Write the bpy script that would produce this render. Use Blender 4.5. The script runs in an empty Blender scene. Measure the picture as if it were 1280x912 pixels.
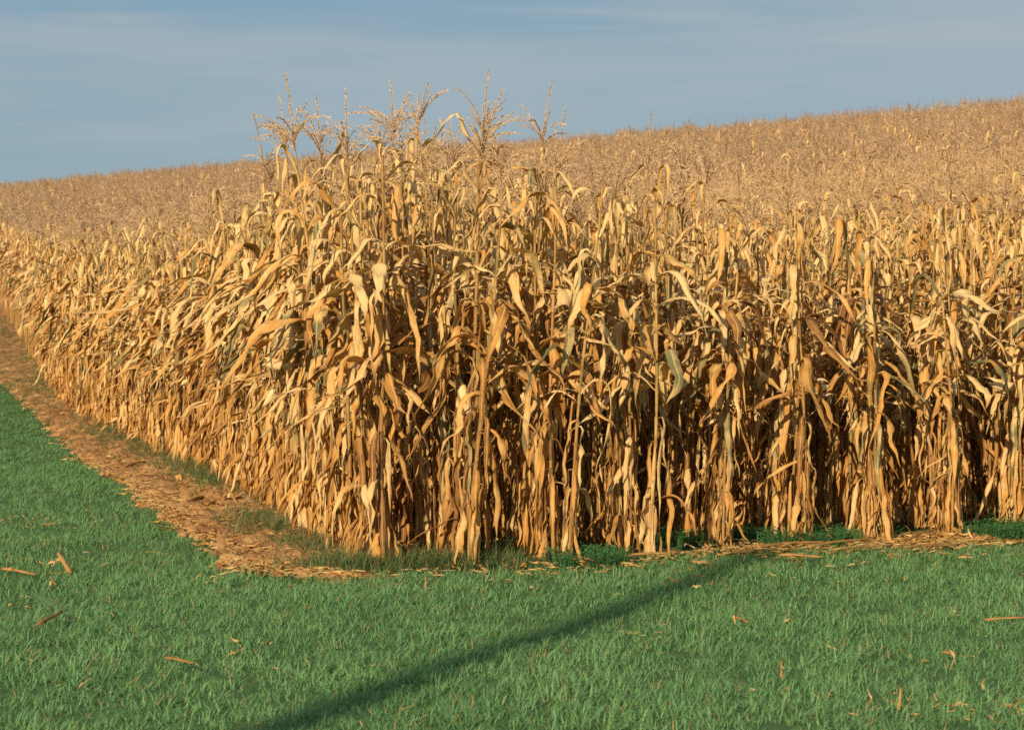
import bpy, bmesh, math, random
import numpy as np
from mathutils import Vector, Matrix, noise

R = math.radians
random.seed(7)
C = bpy.context.scene.collection

# ------------------------------------------------------------------ camera, world, sun, exposure
CAM_H = 1.5
F_PX = 3085.0                      # focal length in pixels of the 1280-wide photograph
HORIZON = 400.0
cam_d = bpy.data.cameras.new('camera')
cam = bpy.data.objects.new('camera', cam_d); C.objects.link(cam)
cam_d.sensor_width = 36.0
cam_d.lens = F_PX / 1280.0 * 36.0
cam_d.clip_start = 0.1; cam_d.clip_end = 5000
cam.location = (0, 0, CAM_H)
cam.rotation_euler = (R(90) - math.atan((456 - HORIZON) / F_PX), 0, 0)
cam_d.dof.use_dof = True
cam_d.dof.focus_distance = 16.0
cam_d.dof.aperture_fstop = 8.0
sc = bpy.context.scene
sc.camera = cam
sc.view_settings.view_transform = 'Standard'
sc.view_settings.look = 'None'
sc.view_settings.exposure = 0.0
sc.view_settings.gamma = 1.0
sc.view_settings.use_curve_mapping = False
sc.render.engine = 'CYCLES'
sc.cycles.max_bounces = 6
sc.cycles.diffuse_bounces = 1
sc.cycles.use_denoising = False
sc.cycles.glossy_bounces = 2
sc.cycles.transmission_bounces = 4

SUN_EL = R(22)
SUN_DIR = Vector((-0.357, -0.934, 0)).normalized()      # towards the sun, on the ground
to_sun = Vector((SUN_DIR.x * math.cos(SUN_EL), SUN_DIR.y * math.cos(SUN_EL), math.sin(SUN_EL)))
sun_d = bpy.data.lights.new('sun', 'SUN')
sun_d.energy = 5.0; sun_d.angle = R(0.55); sun_d.color = (1.0, 0.82, 0.58)
sun = bpy.data.objects.new('sun', sun_d); C.objects.link(sun)
sun.rotation_euler = (-to_sun).to_track_quat('-Z', 'Y').to_euler()
sun.location = (-5, -10, 12)

world = bpy.data.worlds.new('World'); sc.world = world
world.use_nodes = True
nt = world.node_tree; nt.nodes.clear()
def N(nt, t, **kw):
    n = nt.nodes.new(t)
    for k, v in kw.items(): setattr(n, k, v)
    return n
def mixrgb(nt, a, b, f, mode='MIX'):
    m = N(nt, 'ShaderNodeMix', data_type='RGBA', blend_type=mode)
    for s, v in ((6, a), (7, b), (0, f)):
        if isinstance(v, bpy.types.NodeSocket): nt.links.new(v, m.inputs[s])
        elif s == 0: m.inputs[0].default_value = v
        else: m.inputs[s].default_value = (*v, 1)
    return m.outputs[2]
def mathn(nt, op, a, b=None, c=None, clamp=False):
    m = N(nt, 'ShaderNodeMath', operation=op); m.use_clamp = clamp
    for i, v in enumerate((a, b, c)):
        if v is None: continue
        if isinstance(v, bpy.types.NodeSocket): nt.links.new(v, m.inputs[i])
        else: m.inputs[i].default_value = v
    return m.outputs[0]
def mrange(nt, v, a, b, c=0.0, d=1.0, smooth=True):
    m = N(nt, 'ShaderNodeMapRange')
    if smooth: m.interpolation_type = 'SMOOTHSTEP'
    nt.links.new(v, m.inputs[0])
    for i, x in enumerate((a, b, c, d)): m.inputs[i + 1].default_value = x
    return m.outputs[0]
def noise_n(nt, vec, scale, detail=4, rough=0.55, vscale=None):
    if vscale is not None:
        mp = N(nt, 'ShaderNodeMapping'); nt.links.new(vec, mp.inputs[0]); mp.inputs[3].default_value = vscale; vec = mp.outputs[0]
    n = N(nt, 'ShaderNodeTexNoise'); nt.links.new(vec, n.inputs['Vector'])
    n.inputs['Scale'].default_value = scale; n.inputs['Detail'].default_value = detail; n.inputs['Roughness'].default_value = rough
    return n.outputs[0]

sky = N(nt, 'ShaderNodeTexSky'); sky.sky_type = 'NISHITA'; sky.sun_disc = False
sky.sun_elevation = SUN_EL
sky.sun_rotation = math.atan2(to_sun.x, to_sun.y) % (2 * math.pi)
sky.dust_density = 0.6; sky.ozone_density = 2.0
tc = N(nt, 'ShaderNodeTexCoord')
sep = N(nt, 'ShaderNodeSeparateXYZ'); nt.links.new(tc.outputs['Generated'], sep.inputs[0])
# the blue-grey air of the evening side of the sky, then long thin cloud streaks
tinted = mixrgb(nt, sky.outputs[0], (0.72, 0.90, 1.02), 1.0, 'MULTIPLY')
veil = noise_n(nt, tc.outputs['Generated'], 2.2, 5, 0.5, (1.3, 1.0, 12.0))
streak = noise_n(nt, tc.outputs['Generated'], 5.0, 4, 0.5, (1.0, 0.6, 15.0))
hgt = mrange(nt, sep.outputs[2], 0.035, 0.13)
cl = mathn(nt, 'MULTIPLY', mrange(nt, veil, 0.34, 0.60), mathn(nt, 'ADD', mathn(nt, 'MULTIPLY', hgt, 0.8), 0.15), clamp=True)
st = mathn(nt, 'MULTIPLY', mrange(nt, streak, 0.46, 0.68), 0.65)
cm = mathn(nt, 'MAXIMUM', cl, st)
SKYC = 1.0
c1 = mixrgb(nt, tinted, (2.25, 3.35, 4.15), 0.8)
c2 = mixrgb(nt, c1, (4.0, 4.6, 5.0), cm)
bg = N(nt, 'ShaderNodeBackground'); nt.links.new(c2, bg.inputs[0]); bg.inputs[1].default_value = 0.10
wo = N(nt, 'ShaderNodeOutputWorld'); nt.links.new(bg.outputs[0], wo.inputs[0])

# ------------------------------------------------------------------ helpers
def tag(o, label=None, cat=None, group=None, kind=None):
    if label: o['label'] = label
    if cat: o['category'] = cat
    if group: o['group'] = group
    if kind: o['kind'] = kind
    return o

def height(x, y):
    """ground height in metres; works on numpy arrays"""
    w = y + 1.17 * x
    s = 2.8
    t = np.clip((w - 26.0) / s, -30, 200)
    z = 0.0845 * s * np.log1p(np.exp(np.minimum(t, 30))) * (t < 30) + 0.0845 * (w - 26.0) * (t >= 30)
    cap = 6.9 - 0.02 * np.maximum(w - 95, 0)
    k = 0.45
    d = np.clip((cap - z) / k, -40, 40)
    z = cap - k * np.log1p(np.exp(d))
    z = z - (-(0.0) )
    return z + 0.02 * np.sin(x * 1.3 + 0.4) * np.sin(y * 0.9)
Z00 = float(height(np.array(0.0), np.array(15.0)))
def hz(x, y): return float(height(np.array(float(x)), np.array(float(y)))) - Z00
def hza(x, y): return height(np.asarray(x, float), np.asarray(y, float)) - Z00

def from_px(px, py):
    """where the sight line through a photo pixel meets the ground"""
    lo, hi = 5.0, 150.0
    ax = (px - 640) / F_PX; az = (HORIZON - py) / F_PX
    y = lo
    while y < hi:
        if CAM_H + az * y < hz(ax * y, y): break
        y += 0.05
    return Vector((ax * y, y, hz(ax * y, y)))

# corn stand: outer row runs from the corner back and to the left, row ends make the right-hand face
P0 = np.array([-0.75, 14.95])
ROWD = np.array([-0.243, 0.970]); ROWN = np.array([0.970, 0.243])
STARTS = [(-0.75, 14.95), (-0.24, 14.9), (0.28, 14.95), (0.82, 15.3), (1.38, 15.9), (1.92, 16.15), (2.48, 16.5), (3.06, 16.75), (3.64, 16.95)]
while len(STARTS) < 110:
    STARTS.append((STARTS[-1][0] + 0.60, STARTS[-1][1] + 0.20))
def uv_of(x, y):
    dx, dy = x - P0[0], y - P0[1]
    return dx * ROWD[0] + dy * ROWD[1], dx * ROWN[0] + dy * ROWN[1]
_sx = np.array([s[0] for s in STARTS]); _sy = np.array([s[1] for s in STARTS])
def row_drift(u):
    """the outer rows wander a little sideways"""
    return float(np.interp(u, [0, 2.3, 6, 8.9, 10.8, 15, 19, 27, 35, 49], [0, -.08, -.02, .08, -.03, -.15, -.40, -.46, -.38, -.2]))
def face_y(x): return np.interp(x, _sx, _sy)
def in_corn(x, y, m=0.0):
    u, v = uv_of(x, y)
    return (v > -m) & ((y > face_y(x) - m) | (x < -0.76)) & (u > -m)

class MB:
    def __init__(s): s.v = []; s.f = []; s.m = []; s.c = []; s.uv = []
    def add(s, V, F, col, uv=None, mat=0):
        b = len(s.v)
        s.v.extend(V)
        n = len(V)
        s.c.extend([col] * n if not isinstance(col, list) else col)
        s.uv.extend(uv if uv is not None else [(0, 0)] * n)
        for f in F: s.f.append(tuple(i + b for i in f))
        s.m.extend([mat] * len(F))
    def mesh(s, name, mats, smooth=True):
        me = bpy.data.meshes.new(name)
        me.from_pydata([tuple(map(float, v)) for v in s.v], [], s.f)
        for m in mats: me.materials.append(m)
        if len(mats) > 1: me.polygons.foreach_set('material_index', s.m)
        a = me.color_attributes.new('tone', 'FLOAT_COLOR', 'POINT')
        a.data.foreach_set('color', np.array(s.c, dtype=np.float32).ravel())
        uvl = me.uv_layers.new(name='uv')
        vi = np.empty(len(me.loops), dtype=np.int32); me.loops.foreach_get('vertex_index', vi)
        uvl.data.foreach_set('uv', np.array(s.uv, dtype=np.float32)[vi].ravel())
        if smooth: me.polygons.foreach_set('use_smooth', [True] * len(me.polygons))
        me.update()
        return me

def ribbon(mb, pts, tans, S0s, widths, twist, cup, nac, tone, rng, ripple=0.1, rfreq=9.0, mat=0, thick=0):
    """leaf blade along pts: nac quads across"""
    n = len(pts); V = []; uv = []; col = []
    pl = [rng.uniform(-1, 1) for _ in range(nac + 1)]; pl2 = [rng.uniform(-1, 1) for _ in range(nac + 1)]; pf = rng.uniform(2, 7)
    L = 0.0; ph = rng.uniform(0, 6.28)
    for i in range(n):
        if i: L += (pts[i] - pts[i - 1]).length
        T = tans[i]; S = S0s[i]; Nn = S.cross(T).normalized(); S = T.cross(Nn).normalized()
        a = twist[i]; Sr = S * math.cos(a) + Nn * math.sin(a); Nr = Nn * math.cos(a) - S * math.sin(a)
        w = widths[i] * 0.5; c = max(cup[i], 0.05) * 0.5
        for j in range(nac + 1):
            t = 2.0 * j / nac - 1.0
            ang = t * c
            o = Sr * (w * math.sin(ang) / c) + Nr * (w * (1 - math.cos(ang)) / c)
            rp = ripple * w * (math.sin(rfreq * L * 6 + ph + (2.1 if t > 0 else 0)) + rng.uniform(-0.9, 0.9)) * t * t
            pk = math.sin(pf * i / (n - 1) + ph); o = o + Nr * (rp + 0.26 * w * (pl[j] * pk + pl2[j] * (1 - abs(pk))))
            V.append(pts[i] + o); uv.append((t, L))
            s = i / (n - 1)
            col.append((tone[0], tone[1], s, tone[2]))
    F = []
    for i in range(n - 1):
        for j in range(nac):
            a = i * (nac + 1) + j
            F.append((a, a + 1, a + nac + 2, a + nac + 1))
    mb.add(V, F, col, uv, mat)

def sstep(a, b, x):
    t = min(1, max(0, (x - a) / (b - a))); return t * t * (3 - 2 * t)

def leaf(mb, p0, az, el0, elT, a, b, L, W, cup0, cup1, tw, tone, rng, nseg=13, nac=4, zmin=0.02, wob=0.25, mat=0, base=0.42):
    pts = []; tans = []; S0s = []; ws = []; tws = []; cups = []
    p = Vector(p0); ds = L / nseg
    waz = rng.uniform(-1, 1) * wob; wel = rng.uniform(0, 6.28); tw0 = rng.uniform(-0.35, 0.35)
    kink = rng.uniform(0.3, 0.85); kaz = rng.uniform(-1.1, 1.1); kel = rng.choice([0, 0, rng.uniform(-0.9, 0.5), rng.uniform(-1.3, 0.9)])
    tks = rng.uniform(0.15, 0.5); crumple = rng.uniform(0.3, 1.3)
    for i in range(nseg + 1):
        s = i / nseg
        el = el0 + (elT - el0) * sstep(a, b, s) + (0.16 * math.sin(s * 7 + wel) * wob * 4 + crumple * (0.16 * math.sin(s * 17 + wel * 3) + rng.uniform(-0.16, 0.16))) * min(1, s * 4) + kel * max(0, 1 - abs(s - kink - .12) / 0.2)
        A = az + waz * s * 2 + (kaz * sstep(kink - .05, kink + .05, s)) + crumple * 0.22 * math.sin(s * 13 + wel * 2)
        T = Vector((math.cos(A) * math.cos(el), math.sin(A) * math.cos(el), math.sin(el)))
        if i:
            q = p + T * ds
            if q.z < zmin + 0.012 * rng.random():
                q.z = zmin + 0.02 * rng.random(); q.x += math.cos(A) * ds * 0.25; q.y += math.sin(A) * ds * 0.25
                T = (q - p); T = T.normalized() if T.length > 1e-4 else Vector((math.cos(A), math.sin(A), 0))
            p = q
        S0 = Vector((-math.sin(A), math.cos(A), 0))
        pts.append(p.copy()); tans.append(T); S0s.append(S0)
        wp = (base + (1 - base) * sstep(0, 0.4, s)) * max(0.02, 1 - max(0, (s - 0.25) / 0.75) ** 1.7)
        wp *= 1 + 0.10 * math.sin(s * 11 + wel) + rng.uniform(-0.10, 0.10)
        ws.append(W * wp); tws.append(tw0 + tw * sstep(tks, 1.0, s) + crumple * 0.25 * math.sin(s * 9 + wel)); cups.append(max(0.1, cup0 + (cup1 - cup0) * s + crumple * 0.5 * math.sin(s * 12 + waz * 20)))
    ribbon(mb, pts, tans, S0s, ws, tws, cups, nac, tone, rng, ripple=0.22, rfreq=rng.uniform(5, 11), mat=mat)

def tube(mb, pts, rads, ns, tone, mat=0, cap=True):
    V = []; F = []; uv = []; col = []
    n = len(pts); L = 0
    for i in range(n):
        if i: L += (pts[i] - pts[i - 1]).length
        T = (pts[min(i + 1, n - 1)] - pts[max(i - 1, 0)]).normalized()
        ref = Vector((0, 0, 1)) if abs(T.z) < 0.8 else Vector((1, 0, 0))
        X = T.cross(ref).normalized(); Y = T.cross(X)
        for j in range(ns):
            a = 2 * math.pi * j / ns
            V.append(pts[i] + (X * math.cos(a) + Y * math.sin(a)) * rads[i]); uv.append((a / 3, L)); col.append((tone[0], tone[1], i / (n - 1), tone[2]))
    for i in range(n - 1):
        for j in range(ns):
            k = (j + 1) % ns
            F.append((i * ns + j, i * ns + k, (i + 1) * ns + k, (i + 1) * ns + j))
    if cap: F.append(tuple(range(ns - 1, -1, -1))); F.append(tuple((n - 1) * ns + j for j in range(ns)))
    mb.add(V, F, col, uv, mat)

# ------------------------------------------------------------------ materials
def new_mat(name):
    m = bpy.data.materials.new(name); m.use_nodes = True; m.node_tree.nodes.clear()
    return m, m.node_tree
def finish(nt, col, rough=0.7, transl=0.0, tcol=None, bump=None, bstr=0.3, bdist=0.01, spec=0.25):
    b = N(nt, 'ShaderNodeBsdfPrincipled'); nt.links.new(col, b.inputs['Base Color'])
    b.inputs['Roughness'].default_value = rough; b.inputs['Specular IOR Level'].default_value = spec
    if bump is not None:
        bn = N(nt, 'ShaderNodeBump'); bn.inputs['Strength'].default_value = bstr; bn.inputs['Distance'].default_value = bdist
        nt.links.new(bump, bn.inputs['Height']); nt.links.new(bn.outputs[0], b.inputs['Normal'])
    out = N(nt, 'ShaderNodeOutputMaterial')
    if transl > 0:
        t = N(nt, 'ShaderNodeBsdfTranslucent'); nt.links.new(tcol if tcol is not None else col, t.inputs[0])
        mx = N(nt, 'ShaderNodeMixShader'); mx.inputs[0].default_value = transl
        nt.links.new(b.outputs[0], mx.inputs[1]); nt.links.new(t.outputs[0], mx.inputs[2]); nt.links.new(mx.outputs[0], out.inputs[0])
    else: nt.links.new(b.outputs[0], out.inputs[0])

def dry_leaf_material(name, pale, mid, dark, green, transl=0.22, far=False):
    m, nt = new_mat(name)
    at = N(nt, 'ShaderNodeAttribute', attribute_name='tone')
    sp = N(nt, 'ShaderNodeSeparateColor'); nt.links.new(at.outputs['Color'], sp.inputs[0])
    tone, grn, along = sp.outputs[0], sp.outputs[1], sp.outputs[2]
    oi = N(nt, 'ShaderNodeObjectInfo')
    uvn = N(nt, 'ShaderNodeUVMap', uv_map='uv')
    tcn = N(nt, 'ShaderNodeTexCoord')
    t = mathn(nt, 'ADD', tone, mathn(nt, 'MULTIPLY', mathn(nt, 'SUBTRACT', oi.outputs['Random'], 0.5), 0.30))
    blot = noise_n(nt, tcn.outputs['Object'], 9.0, 3, 0.6)
    t = mathn(nt, 'ADD', t, mathn(nt, 'MULTIPLY', mathn(nt, 'SUBTRACT', blot, 0.5), 0.9))
    vein = noise_n(nt, uvn.outputs[0], 1.0, 3, 0.6, (7.0, 5.0, 1.0))
    t = mathn(nt, 'ADD', t, mathn(nt, 'MULTIPLY', mathn(nt, 'SUBTRACT', vein, 0.5), 0.75), clamp=True)
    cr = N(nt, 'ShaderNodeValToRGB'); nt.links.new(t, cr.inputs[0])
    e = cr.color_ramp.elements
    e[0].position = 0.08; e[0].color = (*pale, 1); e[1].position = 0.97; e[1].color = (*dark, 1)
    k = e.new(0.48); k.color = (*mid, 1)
    # weathered tips and green remains
    gmask = mathn(nt, 'MULTIPLY', grn, mrange(nt, noise_n(nt, tcn.outputs['Object'], 5.0, 2), 0.38, 0.6), clamp=True)
    c = mixrgb(nt, cr.outputs[0], green, gmask)
    su = N(nt, 'ShaderNodeSeparateXYZ'); nt.links.new(uvn.outputs[0], su.inputs[0])
    if not far:
        rib = mrange(nt, mathn(nt, 'ABSOLUTE', su.outputs[0]), 0.05, 0.16, 0.5, 0.0)
        c = mixrgb(nt, c, pale, rib)
        edge = mathn(nt, 'MULTIPLY', mrange(nt, mathn(nt, 'ABSOLUTE', su.outputs[0]), 0.7, 1.0), 0.35)
        c = mixrgb(nt, c, dark, edge)
        grey = mathn(nt, 'MULTIPLY', mrange(nt, noise_n(nt, tcn.outputs['Object'], 16.0, 4, 0.7), 0.58, 0.68), 0.55)
        c = mixrgb(nt, c, (0.30, 0.22, 0.15), grey)
    tip = mathn(nt, 'MULTIPLY', mrange(nt, along, 0.72, 1.0), 0.45)
    c = mixrgb(nt, c, dark, tip)
    bumpv = noise_n(nt, uvn.outputs[0], 1.0, 3, 0.7, (14.0, 9.0, 1.0))
    bumpv = mathn(nt, 'ADD', bumpv, mathn(nt, 'MULTIPLY', noise_n(nt, tcn.outputs['Object'], 22.0, 2), 1.2))
    tcol = mixrgb(nt, c, (1.0, 0.62, 0.30), 1.0, 'MULTIPLY')
    finish(nt, c, 0.62, transl, tcol, None if far else bumpv, 0.55, 0.012, 0.28)
    return m

M_LEAF = dry_leaf_material('dry_corn_leaf', (0.96, 0.69, 0.30), (0.79, 0.40, 0.09), (0.26, 0.11, 0.032), (0.13, 0.17, 0.075))
M_FAR = dry_leaf_material('dry_corn_leaf_plain', (0.86, 0.58, 0.26), (0.63, 0.34, 0.11), (0.25, 0.11, 0.035), (0.13, 0.17, 0.075), far=True)
M_STALK = dry_leaf_material('corn_stalk_skin', (0.66, 0.40, 0.13), (0.48, 0.25, 0.07), (0.20, 0.10, 0.035), (0.24, 0.22, 0.07), transl=0.0)
M_HUSK = dry_leaf_material('corn_husk', (0.93, 0.70, 0.36), (0.82, 0.52, 0.20), (0.55, 0.30, 0.11), (0.50, 0.42, 0.16), transl=0.1, far=True)
M_TASSEL_FAR = dry_leaf_material('corn_tassel_dull', (0.70, 0.50, 0.30), (0.51, 0.34, 0.195), (0.27, 0.17, 0.10), (0.2, 0.2, 0.1), transl=0.15, far=True)  # darker, greyer set of tassel colours for the far plants
M_TASSEL = dry_leaf_material('corn_tassel_bristle', (0.82, 0.58, 0.31), (0.62, 0.40, 0.20), (0.33, 0.20, 0.11), (0.2, 0.2, 0.1), transl=0.2)

def grass_material(name, c0, c1, dry, transl=0.3):
    m, nt = new_mat(name)
    at = N(nt, 'ShaderNodeAttribute', attribute_name='tone')
    sp = N(nt, 'ShaderNodeSeparateColor'); nt.links.new(at.outputs['Color'], sp.inputs[0])
    oi = N(nt, 'ShaderNodeObjectInfo')
    geo = N(nt, 'ShaderNodeNewGeometry')
    big = noise_n(nt, geo.outputs['Position'], 0.9, 4, 0.6)
    t = mathn(nt, 'ADD', mathn(nt, 'MULTIPLY', sp.outputs[0], 0.5), mathn(nt, 'MULTIPLY', oi.outputs['Random'], 0.3))
    t = mathn(nt, 'ADD', t, mathn(nt, 'MULTIPLY', mathn(nt, 'SUBTRACT', big, 0.4), 1.1), clamp=True)
    c = mixrgb(nt, c0, c1, t)
    c = mixrgb(nt, c, dry, sp.outputs[1])
    finish(nt, c, 0.5, transl, mixrgb(nt, c, (1.0, 1.15, 0.7), 1.0, 'MULTIPLY'), spec=0.3)
    return m
M_GRASS = grass_material('cereal_grass_blade', (0.085, 0.22, 0.075), (0.27, 0.46, 0.18), (0.45, 0.30, 0.13))
M_WEED = grass_material('weed_leaf', (0.075, 0.14, 0.045), (0.17, 0.25, 0.09), (0.30, 0.20, 0.09))
M_CLOVER = grass_material('clover_leaf', (0.07, 0.20, 0.065), (0.15, 0.36, 0.13), (0.3, 0.2, 0.1))

def soil_material(name, strip=False):
    m, nt = new_mat(name)
    geo = N(nt, 'ShaderNodeNewGeometry')
    P = geo.outputs['Position']
    n1 = noise_n(nt, P, 3.0, 6, 0.6); n2 = noise_n(nt, P, 34.0, 5, 0.65); n3 = noise_n(nt, P, 0.5, 3)
    base = mixrgb(nt, (0.30, 0.14, 0.055), (0.66, 0.37, 0.15), mrange(nt, n1, 0.35, 0.68)) if strip else \
           mixrgb(nt, (0.13, 0.085, 0.045), (0.24, 0.15, 0.07), mrange(nt, n1, 0.35, 0.68))
    base = mixrgb(nt, base, (0.16, 0.09, 0.045), mathn(nt, 'MULTIPLY', mrange(nt, n2, 0.55, 0.75), 0.6))
    if not strip:
        base = mixrgb(nt, base, (0.075, 0.16, 0.055), mathn(nt, 'MULTIPLY', mrange(nt, n3, 0.1, 0.4), 0.9))
    h = mathn(nt, 'ADD', mathn(nt, 'MULTIPLY', n1, 0.6), n2)
    finish(nt, base, 0.95, 0, None, h, 0.9, 0.03, 0.1)
    return m
M_SOIL = soil_material('field_soil'); M_STRIP = soil_material('strip_soil', True)

# ------------------------------------------------------------------ ground
def axis(a, b, c, d, fine, grow=1.18):
    """fine steps between b and c, growing steps out to a and d"""
    xs = list(np.arange(b, c + 1e-6, fine))
    s = fine; x = xs[-1]
    while x < d: s *= grow; x += s; xs.append(min(x, d))
    s = fine; x = xs[0]; left = []
    while x > a: s *= grow; x -= s; left.append(max(x, a))
    return np.array(left[::-1] + xs)
def sheet(name, xs, ys, zf, mat):
    X, Y = np.meshgrid(xs, ys); Z = zf(X, Y)
    nx, ny = len(xs), len(ys)
    V = np.stack([X.ravel(), Y.ravel(), Z.ravel()], 1)
    me = bpy.data.meshes.new(name)
    idx = np.arange(nx * ny).reshape(ny, nx)
    F = np.stack([idx[:-1, :-1].ravel(), idx[:-1, 1:].ravel(), idx[1:, 1:].ravel(), idx[1:, :-1].ravel()], 1)
    me.from_pydata(V.tolist(), [], F.tolist()); me.materials.append(mat)
    me.polygons.foreach_set('use_smooth', [True] * len(me.polygons))
    o = bpy.data.objects.new(name, me); C.objects.link(o)
    return o
g = sheet('ground', axis(-900, -25, 32, 900, 0.6), axis(-300, 4, 125, 1800, 0.6), lambda X, Y: hza(X, Y), M_SOIL)
tag(g, 'brown field soil under the grass and corn', kind='structure')

def strip_out(u):
    """outer edge of the bare soil strip, metres left of the corn's outer row"""
    return 0.0 + np.interp(u, [-.3, 1.5, 3.4, 6.9, 8.6, 12, 21, 27, 60], [.90, .91, .96, .93, .96, 1.02, 1.05, 1.22, 1.35]) + 0.035 * np.sin(u * 2.3 + 1) + 0.03 * np.sin(u * 5.1)
us = np.concatenate([np.arange(-1.15, 14, 0.035), np.arange(14, 30, 0.07), np.arange(30, 75, 0.2)])
vn = np.linspace(0, 1, 46)
V = []; rnd = np.random.RandomState(3)
nu, nv = len(us), len(vn)
for u in us:
    endf = min(1.0, max(0.0, (u + 1.15) / 1.3)) ** 0.5
    vo = -float(strip_out(u)) * (0.15 + 0.85 * endf); vi = 0.55
    for t in vn:
        v = vo + (vi - vo) * t
        x = P0[0] + ROWD[0] * u + ROWN[0] * v; y = P0[1] + ROWD[1] * u + ROWN[1] * v
        e = min(1.0, t * 9, (1 - t) * 6, (u + 1.15) * 4); e = min(e, max(-0.6, (-0.55 - x) * 5)) if u < 0.1 else e; e = e * (0.45 if u < -0.2 else min(1, 0.45 + (u + 0.2) * 0.8)) if e > 0 else e
        b = noise.fractal(Vector((x * 5, y * 5, 0)), 1.0, 2.0, 4) * 0.05
        b2 = abs(noise.noise(Vector((x * 13, y * 13, 4)))) * 0.06
        z = hz(x, y) + (-0.012 + (0.028 + b + b2) * e)
        V.append((x, y, z))
me = bpy.data.meshes.new('soil_strip')
idx = np.arange(nu * nv).reshape(nu, nv)
F = np.stack([idx[:-1, :-1].ravel(), idx[:-1, 1:].ravel(), idx[1:, 1:].ravel(), idx[1:, :-1].ravel()], 1)[:, ::-1]
me.from_pydata(V, [], F.tolist()); me.materials.append(M_STRIP)
me.polygons.foreach_set('use_smooth', [True] * len(me.polygons))
o = bpy.data.objects.new('soil_strip', me); C.objects.link(o)
tag(o, 'bare orange-brown soil strip along the left edge of the corn', kind='structure')

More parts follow.
